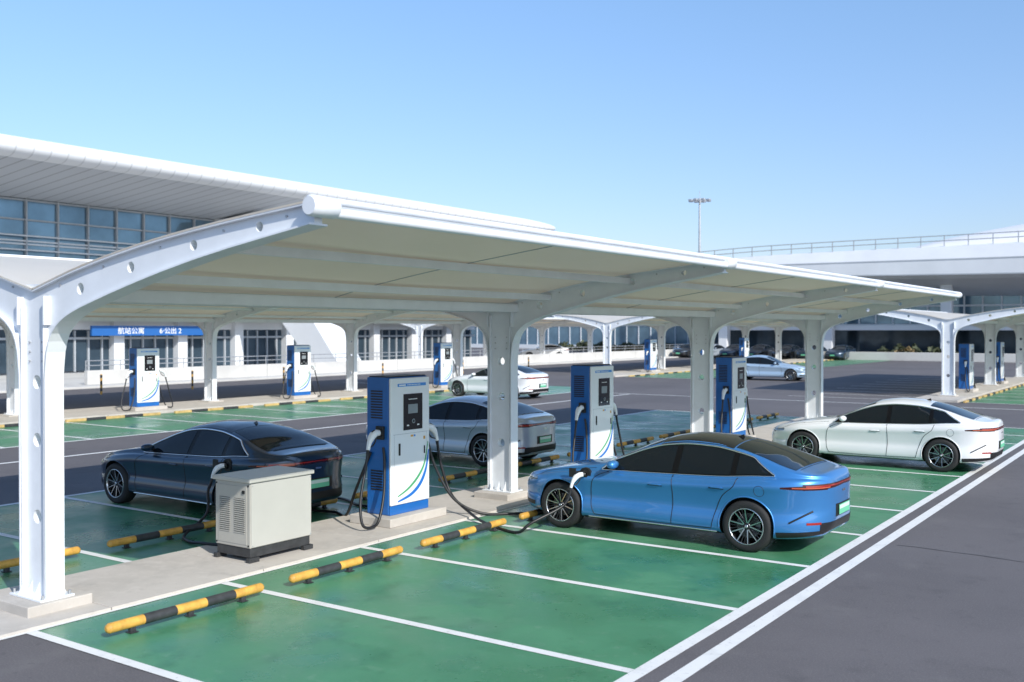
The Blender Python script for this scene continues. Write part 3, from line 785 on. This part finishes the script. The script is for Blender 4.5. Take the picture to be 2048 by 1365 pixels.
def hall(name,x0,x1,y,h,sp,depth=14,gl='bglass'):
    r=root(name,(0,0,0)); b=MB()
    b.box(x0,x1,y+.3,y+depth,0,h-.61,'bgrey')
    b.quad((x0,y+.1,.6),(x1,y+.1,.6),(x1,y+.1,h-.6),(x0,y+.1,h-.6),gl)
    obj('core',b.mesh('core',fix=False),r); b=MB()
    b.box(x0-.5,x1+.5,y-1.6,y+depth,h-.6,h+.3,'bwhite',bev=.05); b.box(x0,x1,y-.1,y+.29,0,.6,'bwhite')
    x=x0
    while x<=x1: b.box(x-.06,x+.06,y,y+.2,.6,h-.6,'bwhite'); x+=2.0
    b.box(x0,x1,y+.01,y+.15,h*.5,h*.5+.12,'bwhite')
    obj('frames',b.mesh('frames'),r)
hall('link_hall_building',-108,-52,134,7.0,2)
def terminal2():
    r=root('curved_terminal_building'); Y=112
    b=MB()
    zt=interp([(-58,8.9),(-50,10.6),(-38,11.1),(-10,11.35),(5,12.6),(20,14.2),(40,15.5)])
    zf=interp([(-58,8.8),(-50,8.7),(-38,8.3),(-10,7.9),(40,7.6)])
    zd=interp([(-58,8.75),(-50,8.0),(-38,7.0),(-10,6.3),(40,6.0)])
    rows=[]; n=50
    for i in range(n+1):
        x=-58+98*i/n
        top=min(zt(x),11.4)
        rows.append([(x,Y+2,zd(x)),(x,Y-6,zf(x)),(x,Y-6.8,zf(x)+.35),(x,Y-6.8,(zf(x)+top)/2+.3),(x,Y-6.4,top-.15),(x,Y-5.8,top),(x,Y+25,top+.6)])
    b.grid(rows,'bwhite',False)
    b2=[[(-58+98*i/n,Y-6.82,zf(-58+98*i/n)+.30),(-58+98*i/n,Y-6.82,zf(-58+98*i/n)+.42)] for i in range(n+1)]
    b.grid(b2,'bgrey',False)
    b2=[[(-58+98*i/n,Y-6.83,(zf(-58+98*i/n)+min(zt(-58+98*i/n),11.4))/2+.15),(-58+98*i/n,Y-6.83,(zf(-58+98*i/n)+min(zt(-58+98*i/n),11.4))/2+.25)] for i in range(n+1)]
    b.grid(b2,'bgrey',False)
    rows=[]
    for i in range(31):
        x=-27+67*i/30; hh=3.6*min(1,i/6)**.5
        rows.append([(x,Y-2,11.2)]+[(x,Y-2+14*(1-math.cos(math.pi*k/16)),11.2+hh*math.sin(math.pi*k/16)) for k in range(1,16)]+[(x,Y+26,11.2)])
    b.grid(rows,'roofw')
    obj('roof',b.mesh('roof',fix=False),r)
    b=MB(); b.box(-50,38,Y+2,Y+20,0,7.2,'bgrey'); b.quad((-50,Y+1.9,3.6),(38,Y+1.9,3.6),(38,Y+1.9,7.6),(-50,Y+1.9,7.6),'bglass'); b.quad((-50,Y+1.9,.3),(38,Y+1.9,.3),(38,Y+1.9,2.9),(-50,Y+1.9,2.9),'bglass2')
    obj('glazing_and_core',b.mesh('glazing_and_core',fix=False),r)
    b=MB(); x=-50
    while x<38:
        b.box(x-.07,x+.07,Y+1.7,Y+1.95,3.6,7.6,'bwhite'); x+=1.8
    for z in(3.4,5.4,7.3): b.box(-50,38,Y+1.65,Y+1.95,z,z+.18,'bwhite')
    b.box(-50,38,Y-2,Y+1.64,2.9,3.4,'bwhite')
    x=-46
    while x<38:
        b.box(x-.55,x+.55,Y-3.2,Y-2.2,0,8.0,'bwhite',bev=.1); x+=12
    obj('facade_frames',b.mesh('facade_frames'),r)
    b=MB()
    for z in(.5,1.0): 
        b.tube([(-48+1.7*i,Y-6,min(zt(-48+1.7*i),11.4)+z) for i in range(52)],.045,'steel2',6)
    for i in range(40):
        x=-48+2.2*i; b.box(x-.04,x+.04,Y-6.05,Y-5.95,min(zt(x),11.4)-.05,min(zt(x),11.4)+1.0,'steel2')
    obj('roof_railing',b.mesh('roof_railing'),r)
terminal2()
def mast(x,y,h):
    r=root('high_mast_lamp',(x,y,0)); b=MB()
    b.tube([(0,0,0),(0,0,h)],[.28,.12],'steel2',14); b.tube([(0,0,h-.1),(0,0,h+1.2)],.035,'steel2',6)
    b.tube([(0,0,h-.45),(0,0,h+.1)],.25,'steel2',12)
    for k in range(8):
        a=2*math.pi*k/8; c,s=math.cos(a),math.sin(a)
        b.tube([(0,0,h-.2),(c*1.2,s*1.2,h-.1)],.04,'steel2',6)
        b.box(c*1.3-.26,c*1.3+.26,s*1.3-.26,s*1.3+.26,h-.30,h-.02,'steel2',bev=.05)
    b.tube([(.9*math.cos(2*math.pi*k/24),.9*math.sin(2*math.pi*k/24),h-.15) for k in range(25)],.045,'steel2',6)
    obj('mast',b.mesh('mast'),r)
mast(-57.5,128,20.8)
def hedge(x0,x1,y0,y1,h,m,n):
    b=MB()
    for i in range(n):
        x=random.uniform(x0,x1);y=random.uniform(y0,y1); t=(x-x0)/(x1-x0)
        hh=h*(.65+.35*math.sin(t*9+y)*math.cos(t*23)); z=random.uniform(.1,max(.3,hh)); s=random.uniform(.12,.28)
        v=Vector((random.gauss(0,1),random.gauss(0,1),random.gauss(0,1))).normalized(); u=v.orthogonal().normalized(); w=v.cross(u); c=Vector((x,y,z))
        b.quad(c-u*s-w*s*.6,c+u*s-w*s*.6,c+u*s+w*s*.6,c-u*s+w*s*.6,m if random.random()>.3 else 'leaf')
    obj('hedge',b.mesh('hedge',fix=False))
hedge(-28,-20,105.5,107.5,1.5,'leaf',1300); hedge(-26,-24,104,105.2,1.3,'leaf2',250); hedge(-75,-58,118,121,1.4,'leaf',1500); hedge(-66,-60,115,117,1.1,'leaf2',300)
b=MB(); b.box(-50,38,99.5,99.9,.001,.8,'pale',bev=.03); obj('barrier_wall',b.mesh('barrier_wall'))

# ------------------------------------------------------------ light, world, camera
el=math.radians(34); hx,hy=.93,-.37; hn=math.hypot(hx,hy); hx/=hn;hy/=hn
Sd=Vector((math.cos(el)*hx,math.cos(el)*hy,math.sin(el)))
ld=bpy.data.lights.new('sun','SUN'); ld.energy=4.7; ld.angle=math.radians(.5); ld.color=(1,.955,.88)
lo=bpy.data.objects.new('sun',ld); COL.objects.link(lo); lo.rotation_euler=Sd.to_track_quat('Z','Y').to_euler(); lo.location=(30,-12,30)
W=bpy.data.worlds.new('World'); S.world=W; W.use_nodes=True; nt=W.node_tree
bg=nt.nodes['Background']; sk=nt.nodes.new('ShaderNodeTexSky'); sk.sky_type='NISHITA'; sk.sun_disc=False
sk.sun_elevation=el; sk.sun_rotation=math.atan2(hx,hy); sk.air_density=1.0; sk.dust_density=.6; sk.ozone_density=1.6
tc=nt.nodes.new('ShaderNodeTexCoord'); sp=nt.nodes.new('ShaderNodeSeparateXYZ'); nt.links.new(tc.outputs['Generated'],sp.inputs[0])
mr=nt.nodes.new('ShaderNodeMapRange'); mr.inputs[1].default_value=.02; mr.inputs[2].default_value=.34; nt.links.new(sp.outputs['Z'],mr.inputs[0])
tn=nt.nodes.new('ShaderNodeMix'); tn.data_type='RGBA'; tn.inputs[6].default_value=(.80,.80,.98,1); tn.inputs[7].default_value=(1.10,1.26,1.40,1)
nt.links.new(mr.outputs[0],tn.inputs[0])
mu=nt.nodes.new('ShaderNodeVectorMath'); mu.operation='MULTIPLY'; nt.links.new(sk.outputs[0],mu.inputs[0]); nt.links.new(tn.outputs[2],mu.inputs[1])
nt.links.new(mu.outputs[0],bg.inputs[0]); bg.inputs[1].default_value=.15
cd=bpy.data.cameras.new('camera'); co=bpy.data.objects.new('camera',cd); COL.objects.link(co)
co.location=(0,0,2.95); cd.sensor_width=36; cd.lens=2013/2048*36; cd.clip_end=3000; cd.clip_start=.05
co.rotation_euler=(math.radians(90-.64),0,math.radians(34.74))
cd.dof.use_dof=True; cd.dof.focus_distance=14.0; cd.dof.aperture_fstop=1.6
S.camera=co
